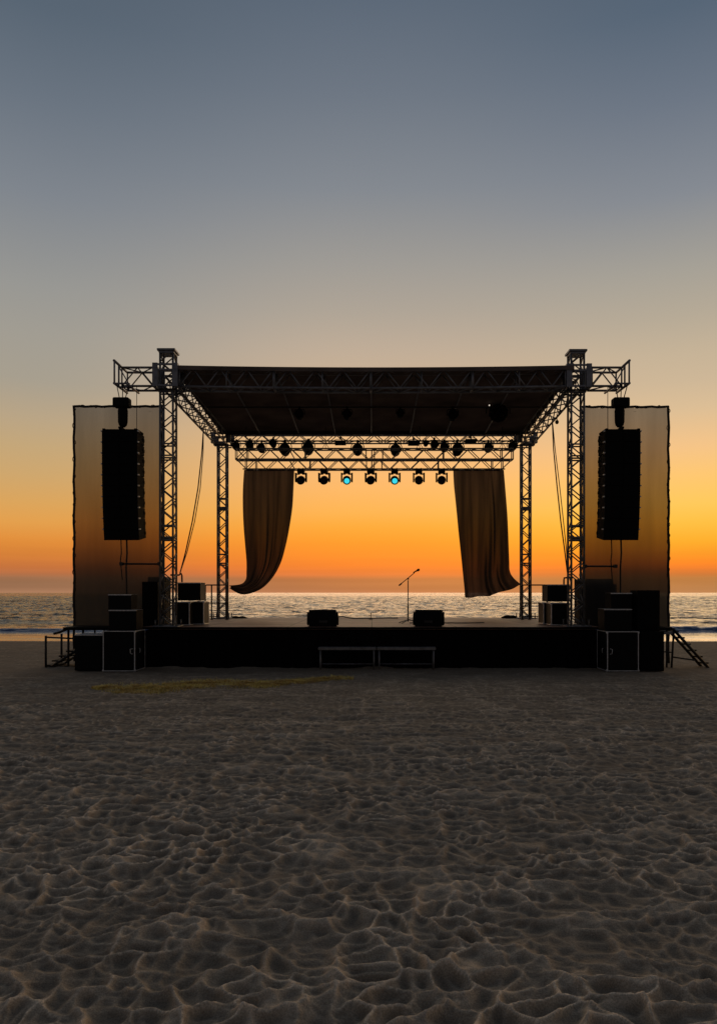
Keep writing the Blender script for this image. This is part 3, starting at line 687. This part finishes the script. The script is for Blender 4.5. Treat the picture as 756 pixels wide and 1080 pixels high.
# ------------------------------------------------------------------ curtains
def interp(pts, v):
    ys = np.linspace(0,1,len(pts)); P = np.array(pts, float)
    # smooth (Catmull-Rom) interpolation through the traced edge
    f = v*(len(pts)-1); i = min(int(f), len(pts)-2); s = f-i
    p = [P[max(i-1,0)], P[i], P[i+1], P[min(i+2,len(pts)-1)]]
    return .5*((2*p[1])+(-p[0]+p[2])*s+(2*p[0]-5*p[1]+4*p[2]-p[3])*s*s+(-p[0]+3*p[1]-3*p[2]+p[3])*s**3)
def curtain(Lp, Rp, label, seed):
    Y = 24.12; o = (X((Lp[0][0]+Rp[0][0])/2,Y), Y, Z(495,Y))
    t = thing('curtain', label, 'curtain', o, 'curtains hanging from the lighting truss')
    def f(u, v):
        a, b = interp(Lp,v), interp(Rp,v); p = a*(1-u)+b*u
        if seed == 2: p[1] += (4*math.sin(math.pi*u)+.7*math.sin(u*17))*max(0,v-.75)/.25
        amp = (.03+.09*v)*(.35+.65*abs(math.sin(u*4.3+seed*1.7+v*1.9)))*math.sin(math.pi*min(1,max(0,u)))**.5 if 0<u<1 else 0
        uu = u + .05*math.sin(v*4+seed*2)*math.sin(math.pi*u); ph = uu*19 + 1.0*math.sin(v*2.3+seed)+2.4*math.sin(uu*5+seed)
        dy = amp*(math.sin(ph)+.35*math.sin(uu*43+v*3+math.sin(uu*9))+.5*math.sin(uu*8-v*5)) + .25*v*v*math.sin(math.pi*u)
        return (X(p[0],Y), Y+dy, Z(p[1],Y))
    c = MB(o); c.grid(f, 110, 90); c.build('drape','curtain',t)
    c = MB(o); c.tube((X(Lp[0][0],Y)-.04,Y,Z(494.6,Y)),(X(Rp[0][0],Y)+.04,Y,Z(494.6,Y)),.022); c.build('track','pipe',t)
curtain([(257.5,495.5),(256.3,515),(256.2,535),(257,555),(258.6,575),(260,592),(260,603),(259.3,611),(254,616),(241.5,617.5)],
        [(310.5,495.5),(309.6,515),(308.4,535),(305.5,555),(301.5,575),(296,594),(287,610),(274,622),(256,627),(242,620.5)],
        'dark brown curtain on the left, its hem swept sideways by the wind to a point', 1)
curtain([(477.7,495.5),(478.4,511),(480,527),(481.6,543),(483.2,560),(485,577),(486.8,594),(488.3,609),(489.6,622),(490,630)],
        [(531,495.5),(532.3,511),(533.6,527),(534.8,543),(535.6,560),(536.2,577),(536.8,592),(537.3,602),(541,609.5),(549,617)],
        'dark brown curtain on the right, hanging in folds with one lower corner blown out', 2)

# ------------------------------------------------------------------ cases and speakers
def case(px0, px1, py0, py1, Y, dep, label, name='flight_case', cat='flight case', edges=True, top_only=False, handle=True, group=None, gap=None, wheels=False, z0=None):
    x0, x1 = X(px0,Y), X(px1,Y); zt_ = Z(py0,Y); zb_ = Z(py1,Y) if z0 is None else z0
    o = ((x0+x1)/2, Y, zb_)
    t = thing(name, label, cat, o, group)
    c = MB(o); c.box(x0,x1,Y,Y+dep,zb_+.004,zt_); c.build('body','case',t,.008)
    if edges:
        e = .017
        c = MB(o)
        if top_only:
            c.box(x0-.004,x1+.004,Y-.004,Y+.018,zt_-.02,zt_+.004); c.box(x0-.004,x1+.004,Y+.02,Y+dep,zt_+.001,zt_+.004)
        else:
            for zz_ in (zb_+.006, zt_-e):
                c.box(x0-.004,x1+.004,Y-.004,Y+e,zz_,zz_+e+.002)
                for xx in (x0-.004, x1-e): c.box(xx,xx+e+.004,Y+e+.002,Y+dep+.002,zz_,zz_+e+.002)
                c.box(x0-.004,x1+.004,Y+dep-e,Y+dep+.004,zz_+.001,zz_+e+.003)
            for xx in (x0-.005, x1-e+.001):
                for yy in (Y-.005, Y+dep-e): c.box(xx,xx+e+.004,yy,yy+e+.005,zb_+.03,zt_-.022)
        c.build('edge_trim','steel',t,.003)
        if not top_only:
            for xx in (x0,x1):
                for zz_ in (zb_+.03,zt_-.02):
                    c = MB(o); c.lathe((xx,Y-.006,zz_-.005),(0,1,0),[(0,.02),(.01,.026),(.03,.026)],10); c.build('corner_ball','steel',t)
    if handle:
        cx = x1-.05 if handle == 'r' else (x0+.06 if handle == 'l' else (x0+x1)/2); zc_ = (zb_+zt_)/2
        c = MB(o); c.path([(cx,Y-.004,zc_-.06),(cx+(-.04 if handle=='r' else .04),Y-.03,zc_-.05),(cx+(-.045 if handle=='r' else .045),Y-.03,zc_+.05),(cx,Y-.004,zc_+.06)],.008); c.build('handle','steel',t)
        cs = x1+.004 if (x0+x1) < 0 else x0-.004; sg = 1 if (x0+x1)<0 else -1
        c = MB(o); c.path([(cs,Y+dep*.4,zc_-.05),(cs+sg*.02,Y+dep*.4,zc_-.04),(cs+sg*.02,Y+dep*.4,zc_+.04),(cs,Y+dep*.4,zc_+.05)],.007); c.build('handle','steel',t)
    return t, o, (x0,x1,zb_,zt_)
def cabinet(px0, px1, py0, py1, Y, dep, label, cones=1, z0=None, group=None, name='speaker_cabinet'):
    x0, x1 = X(px0,Y), X(px1,Y); zt_ = Z(py0,Y); zb_ = Z(py1,Y) if z0 is None else z0
    o = ((x0+x1)/2, Y, zb_); t = thing(name, label, 'speaker', o, group)
    c = MB(o); c.box(x0,x1,Y,Y+dep,zb_+.004,zt_); c.build('body','black',t,.012)
    c = MB(o); c.box(x0+.03,x1-.03,Y-.012,Y-.001,zb_+.04,zt_-.04); c.build('grille','black2',t,.004)
    for k in range(cones):
        zc_ = zb_+(zt_-zb_)*(k+.5)/cones; rr_ = min((x1-x0)*.36, (zt_-zb_)/cones*.38)
        c = MB(o); c.lathe(((x0+x1)/2,Y-.013,zc_),(0,-1,0),[(0,rr_),(.008,rr_),(.010,rr_*.9),(.004,rr_*.3)],20); c.build('cone','black2',t)
    c = MB(o); sg = 1 if x0 < 0 else -1; xs = x1 if x0 < 0 else x0
    c.box(min(xs,xs+sg*.012),max(xs,xs+sg*.012),Y+dep*.4,Y+dep*.6,(zb_+zt_)/2-.05,(zb_+zt_)/2+.05); c.build('side_handle','pipe',t,.003)
    return t
# left wing
case(79,108.5,669.5,708,16.85,.6,'plain black case on the sand at the far left end of the stage', edges=True, top_only=True, handle=False, z0=.016)
case(109,142.5,665.5,709,16.7,.75,'black flight case with bright silver edges on the sand left of the stage', handle='r', z0=.016)
zc0 = Z(665.5,16.7)
case(115,144,643.5,665,16.85,.5,'wide black case with a silver top rim standing on the left silver-edged flight case', top_only=True, handle=False, z0=zc0+.004)
case(114.5,138.5,627,643,16.95,.45,'small black case, topmost of the stack left of the stage', top_only=True, handle=False, z0=Z(643.5,16.85)+.006)
# right wing
case(640,673,666,709,16.7,.75,'black flight case with bright silver edges on the sand right of the stage', handle='l', z0=.016)
case(637,666,642.5,665.5,16.85,.5,'wide black case with a silver top rim standing on the right silver-edged flight case', top_only=True, handle=False, z0=Z(666,16.7)+.004)
case(644,666,625.5,642,16.95,.45,'small black case, topmost of the stack right of the stage', top_only=True, handle=False, z0=Z(642.5,16.85)+.006)
cabinet(674.5,700,666,710,16.72,.55,'square black bass speaker on the sand at the right end, under the tall speaker', 1, .016)
cabinet(672,695.5,622.5,665.5,16.8,.5,'tall black speaker standing on the bass speaker at the right end', 2, Z(666,16.72)+.004)
# on the deck, beside front towers
cabinet(150,166.5,613.5,655,18.25,.7,'lower black speaker stack behind the left front tower, outer one', 2, DZ+.004)
cabinet(156,175,608.5,655,19.0,.5,'taller black speaker stack behind the left front tower, inner one', 2, DZ+.004)
cabinet(613,646.5,610.5,655,18.9,.7,'big wide black speaker stack behind the right front tower', 2, DZ+.004)
cabinet(640,650,616,655,19.7,.5,'narrow black speaker peeping out beside the big right stack', 1, DZ+.004)
case(184,200,635,659,18.3,.7,'upright black case with silver edge just right of the left front tower', z0=DZ+.004, handle=False)
case(202,215,634.5,657,18.75,.6,'narrow silver-rimmed case beside the upright case, left side of the deck', z0=DZ+.004, handle=False)
case(187.5,211.5,614.5,633.8,18.6,.55,'wide black case lying on the two upright cases, left side of the deck', z0=Z(634.5,18.75)+.022, top_only=True, handle=False)
case(581,600,636,659,18.3,.7,'upright black case with silver edge just left of the right front tower', z0=DZ+.004, handle=False)
case(573,582,635.5,656.5,18.9,.6,'narrow black case with grey edges at the left foot of the right-hand case stack', z0=DZ+.004, handle=False)
case(577,600.5,616.5,634.5,18.6,.6,'wide black case lying on top of the right-hand case stack on the deck', z0=Z(635.5,18.9)+.022, top_only=True, handle=False)

# floor monitors
def monitor(pc, label, first=[]):
    Y = 17.9; loc = (X(pc,Y), Y, DZ+.002)
    if first: q = dup(first[0], loc, label, rz=-.12); return q
    t = thing('floor_monitor', label, 'floor monitor', loc, 'wedge floor monitors on the deck', .12); first.append(t)
    c = MB(); c.prism([(-.22,0),(.26,0),(.32,.10),(.10,.40),(-.02,.40),(-.22,.22)],-.33,.33); b = c.build('cabinet','black',t,.02)
    c = MB()
    c.prism([(.10,.385),(.12,.39),(.315,.115),(.30,.105)],-.29,.29); c.build('grille','black2',t,.004)
    for sx in (-1,1):
        c = MB(); c.prism([(-.18,.03),(.2,.03),(.26,.10),(.09,.35),(0,.35),(-.18,.20)], min(sx*.331,sx*.375), max(sx*.331,sx*.375)); c.build('end_cap','black',t,.018)
    c = MB(); c.box(-.10,.10,-.235,-.222,.09,.15); c.build('connector_panel','pipe',t,.004)
    return t
monitor(340.3, 'black wedge monitor on the deck edge, the one left of the microphone stand')
monitor(452, 'black wedge monitor on the deck edge, the one right of the microphone stand')

# microphone stand
Y = 19.6; x = X(430.2,Y); o = (x,Y,DZ)
t = thing('microphone_stand', 'slim black microphone stand with slanted boom at centre stage', 'microphone stand', o)
c = MB(o); c.tube((x,Y,DZ+.05),(x,Y,Z(612,Y)),.013); c.tube((x,Y,DZ+.05),(x,Y,DZ+.5),.018); c.build('pole','pipe',t)
for a in (.15, 2.25, 4.2):
    c = MB(o); c.path([(x,Y,DZ+.10),(x+.18*math.cos(a),Y+.18*math.sin(a),DZ+.055),(x+.36*math.cos(a),Y+.36*math.sin(a),DZ+.012)],.012); c.build('leg','pipe',t)
c = MB(o); c.tube((X(420.5,Y),Y,Z(617.6,Y)),(X(437,Y),Y-.05,Z(604,Y)),.011); c.tube((X(420.5,Y),Y,Z(617.6,Y)),(X(423.5,Y),Y,Z(615.3,Y)),.02); c.build('boom','pipe',t)
c = MB(o); c.lathe((x,Y-.02,Z(610.5,Y)),(0,1,0),[(-.02,.025),(.05,.025)],10); c.build('clutch','black',t)
c = MB(o); c.lathe((X(435.5,Y),Y-.05,Z(604.0,Y)),(8,0,4.2),[(0,.013),(.11,.02),(.125,.032),(.165,.034),(.19,.02)],12); c.build('microphone','black',t)
# cables on the deck
def cable(pts, label, r=.012):
    c = MB(pts[0]); c.path(pts, r); tag(c.build('stage_cable','cable'), label, 'cable', 'cables lying on the stage')
cable([(x+.05,Y+.1,DZ+.012)]+[(x+.05+.25*k, Y+.15+.12*math.sin(k*.9), DZ+.012) for k in range(1,9)], 'thin black cable running right from the microphone stand over the deck')
cable([(-1.6+.22*k, 23.2+.2*math.sin(k*.8), DZ+.012+.05*math.exp(-(k-3)**2)) for k in range(0,12)], 'black cable looping across the back of the deck left of centre', .018)
# low dark bags at the back of the deck
def cloth_heap(px0, px1, py, Y, label):
    xa, xb = X(px0,Y), X(px1,Y); hh = Z(py,Y)-DZ; o = ((xa+xb)/2, Y, DZ)
    c = MB(o); L = xb-xa
    c.grid(lambda u,v: (xa+L*u, Y-.2+.5*v, DZ+.003+max(0,hh)*(math.sin(math.pi*u)**.45)*(math.sin(math.pi*v)**.6)*(.85+.15*math.sin(u*13+v*7))), 30, 10)
    tag(c.build('folded_cover','curtain'), label, 'folded cover', 'dark covers folded at the back of the deck')
cloth_heap(241,261,649.6,23.5,'flat dark cover folded on the back of the deck beside the left rear tower')
cloth_heap(529,546,648.6,23.5,'dark rounded cover heaped on the back of the deck beside the right rear tower')
# small post on the back of the deck
c = MB((X(391,22.5),22.5,DZ)); c.lathe((X(391,22.5),22.5,DZ),(0,0,1),[(0,.06),(.015,.06),(.02,.012),(.18,.012),(.19,.02),(.2,.01)],10)
tag(c.build('short_post','pipe'), 'tiny thin post on a round foot at the back middle of the deck', 'post')

# rear side railings on the deck
for side, pa, pb in (('left',215,241),('right',549,578)):
    Y = 22.3; xa, xb = X(pa,Y), X(pb,Y); o = ((xa+xb)/2,Y,DZ); z1 = Z(617,Y); zm = Z(636,Y)
    t = thing('guard_rail', f'dark tubular guard rail on the deck beside the {side} rear tower', 'railing', o, 'guard rails at the rear of the deck')
    for k, x in enumerate((xa+.05, xa+(xb-xa)*.32, xb-.04)):
        c = MB(o); c.tube((x,Y,DZ),(x,Y,z1 if k<2 else z1-.03),.022); c.tube((x,Y,DZ),(x,Y,DZ+.02),.05); c.build('post','pipe',t)
    c = MB(o); c.path([(xa,Y,z1-.06),(xa+.08,Y,z1),(xb-.1,Y,z1),(xb,Y,z1-.05)],.020); c.build('top_rail','pipe',t)
    c = MB(o); c.tube((xa+.02,Y,zm),(xb,Y,zm),.016); c.tube((xa+.02,Y,DZ+.1),(xb-.3,Y,DZ+.1),.016); c.build('mid_rail','pipe',t)
# bent pipes at the towers
for side, pts in (('left',[(180,606.5),(189,606.5),(191.5,605),(192,607),(192.2,614)]),('right',[(604,609),(597,609.3),(594.6,609.6),(594.3,612),(594.3,617)])):
    Y = 18.75; P = [(X(a,Y),Y,Z(b,Y)) for a,b in pts]
    c = MB(P[-1]); c.path(P,.022)
    tag(c.build('bent_pipe','pipe'), f'short bent pipe above the cases by the {side} front tower', 'pipe', 'bent pipes beside the front towers')

# ropes hanging from the side trusses
for side, pts in (('left',[(215,449),(213,478),(209,515),(203,550),(196,582),(190,605)]),('right',[(582,443),(583.5,475),(587,512),(591,550),(595,580),(598,604)])):
    Ys = [21.2,20.9,20.4,19.8,19.2,18.7]; P = [(X(a,Y),Y,Z(b,Y)) for (a,b),Y in zip(pts,Ys)]
    c = MB(P[0]); c.path(P,.017); c.path([(a+(.07*math.sin(i*.62) ),b-.02,d) for i,(a,b,d) in enumerate(P)],.012)
    tag(c.build('hanging_rope','strap'), f'slack dark rope hanging from the {side} side truss down towards the front tower', 'rope', 'ropes hanging from the side trusses')
c = MB((X(587,20),20,Z(440,20))); c.tube((X(587,20),20,Z(436,20)),(X(587,20),20,Z(443,20)),.012); c.lathe((X(587,20),20,Z(443,20)),(0,0,-1),[(0,.02),(.03,.05),(.08,.05),(.11,.02)],8)
tag(c.build('hanging_shackle','pipe'), 'small dark shackle dangling from the right side truss', 'shackle')

# ------------------------------------------------------------------ end stairs
# left: landing posts, handrail, steps
Y = 17.7
def P(px, py, Y=17.7): return (X(px,Y), Y, Z(py,Y))
o = (X(62,Y), Y, 0)
t = thing('end_stairs', 'low dark stairs with a tubular rail at the left end of the stage', 'stairs', o, 'stairs at the ends of the stage')
for px, py in ((48.7,670.5),(72.5,663)):
    for yy in (0,.9):
        c = MB(o); a = P(px,py); c.tube((a[0],Y+yy,-.05),(a[0],Y+yy,a[2]),.028); c.build('post','pipe',t)
c = MB(o); c.tube(P(48,672),P(78,673.5),.02); c.build('rail','pipe',t)
c = MB(o); c.path([P(57,668.5),P(64,666.5),P(71,663.5),P(80,662.5)],.03); c.build('rail','pipe',t)
for k in range(4):
    x1 = X(78,Y)-.17*k; z = .40-.115*k
    c = MB(o); c.box(x1-.24,x1+.02,Y+.12,Y+.8,z-.035,z); c.build('step','black',t,.006)
for yy in (.10,.82):
    c = MB(o); c.tube((X(79,Y),Y+yy,.40),(X(50,Y),Y+yy,-.02),.03); c.build('stringer','pipe',t)
c = MB(o); c.tube((X(79,Y),Y+.1,.02),(X(50,Y),Y+.1,-.0),.02); c.build('ground_bar','pipe',t)
# right: long flight
o = (X(728,Y), Y, 0)
t = thing('end_stairs', 'long narrow stairs sloping down to the sand at the right end of the stage', 'stairs', o, 'stairs at the ends of the stage')
for yy in (0,.38):
    c = MB(o); a = P(709,663); b_ = P(748,708); c.tube((a[0],Y+yy,a[2]),(b_[0],Y+yy,-.04),.035); c.build('stringer','pipe',t)
for k in range(6):
    f = (k+.6)/6.2; a = P(709,663); b_ = P(748,708); xx = a[0]+(b_[0]-a[0])*f; z = a[2]*(1-f)
    c = MB(o); c.box(xx-.08,xx+.08,Y+.04,Y+.35,z+.0,z+.035); c.build('step','black',t,.006)
for yy in (0,.8):
    c = MB(o); c.tube((X(710,Y),Y+yy,Z(666,Y)),(X(707.5,Y),Y+yy,-.05),.026); c.build('leg','pipe',t)
c = MB(o); c.tube(P(699,687.5),P(709,688),.018); c.tube(P(709,693),P(734,696.5),.018); c.build('brace','pipe',t)
c = MB(o); c.box(X(697,Y),X(711,Y),Y,Y+.8,Z(667,Y)-.05,Z(667,Y)+.02); c.build('landing','alu_dark',t,.005)

# ------------------------------------------------------------------ strip of yellow light on the sand before the stage, modelled as flat blades
def yellow_streak():
    vs = []; fs = []; zs = []
    rng = random.Random(3)
    for i in range(38000):
        px = rng.uniform(98, 372); u = (px-98)/274
        cy = 728 - 12.5*u**1.1 + 1.5*math.sin(px*.05); wdt = (3.6*(1-u)**.8+.9)*min(1,u*9+.15)
        py = cy + rng.gauss(0,1)*wdt*.55
        if vnoise(np.array([px*.09]), np.array([py*.35]), 5)[0] < -.12 and rng.random()<.75: continue
        Y = H*F/(py-PY); x = X(px,Y); z = .0
        a = rng.uniform(0,6.28); l = rng.uniform(.012,.04); r = rng.uniform(.02,.055)
        d = Vector((math.cos(a),math.sin(a),0)); sd = Vector((-d.y,d.x,0))*rng.uniform(.004,.009)
        zs.append(len(vs)); z = 0.0
        p = Vector((x,Y,z)); b = len(vs)
        vs += [p-sd, p+sd, p+d*r+sd*.5+Vector((0,0,l)), p+d*r-sd*.5+Vector((0,0,l))]; fs.append((b,b+1,b+2,b+3))
    A = np.array([tuple(v) for v in vs]); c0 = np.repeat(A[np.array(zs),:2], 4, 0)
    A[:,2] += sand_height(c0[:,0], c0[:,1]) + .04*fbm(c0[:,0]*.2, c0[:,1]*.2, 91, 2)*np.interp(c0[:,1],[16,17],[1,.1])
    vs = [tuple(v) for v in A]
    me = bpy.data.meshes.new('yellow_light_streak'); me.from_pydata([tuple(v) for v in vs],[],fs)
    me.materials.append(mat('painted_yellow_light',(.95,.63,.22),.8,scale=3,var=.35)); o = bpy.data.objects.new('yellow_light_streak', me); C.objects.link(o)  # pale yellow blades stand in for light lying on the sand
    tag(o,'thin strip of yellowish light, built of blades, on the sand in front of the stage','light streak',kind='stuff')
yellow_streak()
# ------------------------------------------------------------------ world
w = bpy.data.worlds.new('World'); scene.world = w; w.use_nodes = True
n = w.node_tree.nodes; l = w.node_tree.links; n.clear()
out = n.new('ShaderNodeOutputWorld')
tc = n.new('ShaderNodeTexCoord'); nm = n.new('ShaderNodeVectorMath'); nm.operation = 'NORMALIZE'; l.new(tc.outputs['Generated'], nm.inputs[0])
sp = n.new('ShaderNodeSeparateXYZ'); l.new(nm.outputs[0], sp.inputs[0])
def math_(op, a, b=None, c=None):
    m = n.new('ShaderNodeMath'); m.operation = op
    for i, v in enumerate((a,b,c)):
        if v is None: continue
        if isinstance(v,(int,float)): m.inputs[i].default_value = v
        else: l.new(v, m.inputs[i])
    return m.outputs[0]
el = math_('MULTIPLY', math_('ARCSINE', sp.outputs[2]), 2/math.pi)       # 0 at the horizon, 1 overhead
az = math_('ARCTAN2', sp.outputs[0], sp.outputs[1])
def ramp(stops, xoff):
    r = n.new('ShaderNodeValToRGB'); cr = r.color_ramp; l.new(el, r.inputs[0])
    st = []
    for py, c in stops:
        e = math.degrees(math.atan((PY-py)/math.hypot(F, xoff)))/90 if py > -900 else -py/1000-1
        st.append((max(0,e), c))
    st.sort(key=lambda s: s[0])
    while len(cr.elements) > 1: cr.elements.remove(cr.elements[-1])
    cr.elements[0].position = st[0][0]; cr.elements[0].color = srgb(st[0][1])
    for p_, c in st[1:]:
        e = cr.elements.new(p_); e.color = srgb(c)
    return r.outputs[0]
top = [(-1600,(54,63,78)),(-1999,(46,54,66))]
Lr = ramp([(625,(168,122,92)),(621,(152,110,82)),(610,(150,109,80)),(606,(180,111,73)),(598,(200,115,62)),(585,(213,126,55)),(570,(224,140,57)),(550,(226,158,76)),(530,(218,163,90)),(500,(205,165,108)),(470,(195,165,120)),(440,(184,163,132)),(400,(166,157,141)),(350,(160,155,145)),(300,(151,150,146)),(200,(126,132,140)),(100,(105,115,127)),(0,(87,100,114))]+top, 362)
Cr = ramp([(625,(180,118,82)),(621,(172,112,74)),(611,(178,112,70)),(606,(222,119,62)),(598,(240,124,47)),(585,(249,138,42)),(570,(252,152,42)),(555,(252,166,56)),(540,(251,176,80)),(515,(250,182,102)),(490,(243,184,118)),(460,(230,184,132)),(430,(212,178,140)),(400,(200,175,147)),(370,(190,171,150)),(330,(174,163,149)),(280,(158,154,148)),(200,(131,136,143)),(100,(109,118,130)),(0,(92,104,119))]+top, 0)
Rr = ramp([(625,(184,128,82)),(620,(178,123,76)),(608,(184,120,65)),(602,(228,120,52)),(595,(250,130,40)),(585,(251,150,38)),(570,(251,172,42)),(550,(253,190,66)),(530,(253,199,90)),(500,(252,197,112)),(470,(243,194,134)),(430,(218,188,148)),(400,(204,181,150)),(370,(196,177,150)),(330,(180,168,149)),(280,(164,159,149)),(200,(132,137,145)),(100,(107,117,131)),(0,(85,100,117))]+top, 340)
Br = ramp([(625,(86,76,72)),(560,(86,78,76)),(400,(74,72,76)),(0,(60,63,70)),(-1600,(48,54,64)),(-1999,(44,52,64))], 0)
def mapr(v, a, b):
    m = n.new('ShaderNodeMapRange'); m.interpolation_type = 'SMOOTHSTEP'; l.new(v, m.inputs[0]); m.inputs[1].default_value = a; m.inputs[2].default_value = b; return m.outputs[0]
def mixc(f, a, b):
    m = n.new('ShaderNodeMix'); m.data_type = 'RGBA'; l.new(f, m.inputs[0]); l.new(a, m.inputs[6]); l.new(b, m.inputs[7]); return m.outputs[2]
lc = mixc(mapr(az, math.radians(-25), math.radians(-1)), Lr, Cr)
lcr = mixc(mapr(az, math.radians(2), math.radians(24)), lc, Rr)
back = mixc(mapr(math_('ABSOLUTE', math_('SUBTRACT', az, .15)), math.radians(42), math.radians(115)), lcr, Br)
# faint streaks of haze low over the horizon
mp = n.new('ShaderNodeMapping'); mp.inputs['Scale'].default_value = (3,3,90); l.new(nm.outputs[0], mp.inputs[0])
nz = n.new('ShaderNodeTexNoise'); nz.inputs['Scale'].default_value = 1.3; nz.inputs['Detail'].default_value = 3; l.new(mp.outputs[0], nz.inputs['Vector'])
hz = n.new('ShaderNodeMapRange'); l.new(nz.outputs['Fac'], hz.inputs[0]); hz.inputs[1].default_value = .35; hz.inputs[2].default_value = .65; hz.inputs[3].default_value = -.06; hz.inputs[4].default_value = .04
sc = n.new('ShaderNodeVectorMath'); sc.operation = 'SCALE'; l.new(back, sc.inputs[0]); 
lo = n.new('ShaderNodeMapRange'); l.new(el, lo.inputs[0]); lo.inputs[1].default_value = .012; lo.inputs[2].default_value = .05; lo.inputs[3].default_value = 1; lo.inputs[4].default_value = 0
l.new(math_('ADD', math_('MULTIPLY', hz.outputs[0], lo.outputs[0]), 1.0), sc.inputs['Scale'])
bg = n.new('ShaderNodeBackground'); l.new(sc.outputs[0], bg.inputs[0]); bg.inputs[1].default_value = 1
sky = n.new('ShaderNodeTexSky'); sky.sky_type = 'NISHITA'; sky.sun_disc = False
SE, SA = math.radians(2.2), math.radians(7)
sky.sun_elevation = SE; sky.sun_rotation = SA
bg2 = n.new('ShaderNodeBackground'); l.new(sky.outputs[0], bg2.inputs[0]); bg2.inputs[1].default_value = .004
ad = n.new('ShaderNodeAddShader'); l.new(bg.outputs[0], ad.inputs[0]); l.new(bg2.outputs[0], ad.inputs[1]); l.new(ad.outputs[0], out.inputs[0])

sl = bpy.data.lights.new('sun', 'SUN'); sl.energy = .55; sl.angle = math.radians(48); sl.color = (1,.74,.48)
so = bpy.data.objects.new('sun', sl); C.objects.link(so)
dirv = Vector((math.sin(SA)*math.cos(SE*3.6), math.cos(SA)*math.cos(SE*3.6), math.sin(SE*3.6)))
so.rotation_euler = dirv.to_track_quat('Z','Y').to_euler(); so.location = (10,40,10)

# ------------------------------------------------------------------ camera
cd = bpy.data.cameras.new('camera'); cam = bpy.data.objects.new('camera', cd); C.objects.link(cam)
cam.location = (0,0,H); cam.rotation_euler = (math.radians(90),0,0)
cd.sensor_fit = 'VERTICAL'; cd.sensor_height = 36; cd.sensor_width = 36; cd.lens = F/1080*36
cd.shift_x = -14/1080; cd.shift_y = 85/1080; cd.clip_start = .05; cd.clip_end = 20000
scene.camera = cam
scene.view_settings.view_transform = 'Standard'; scene.view_settings.look = 'None'; scene.view_settings.exposure = 0
scene.render.engine = 'CYCLES'
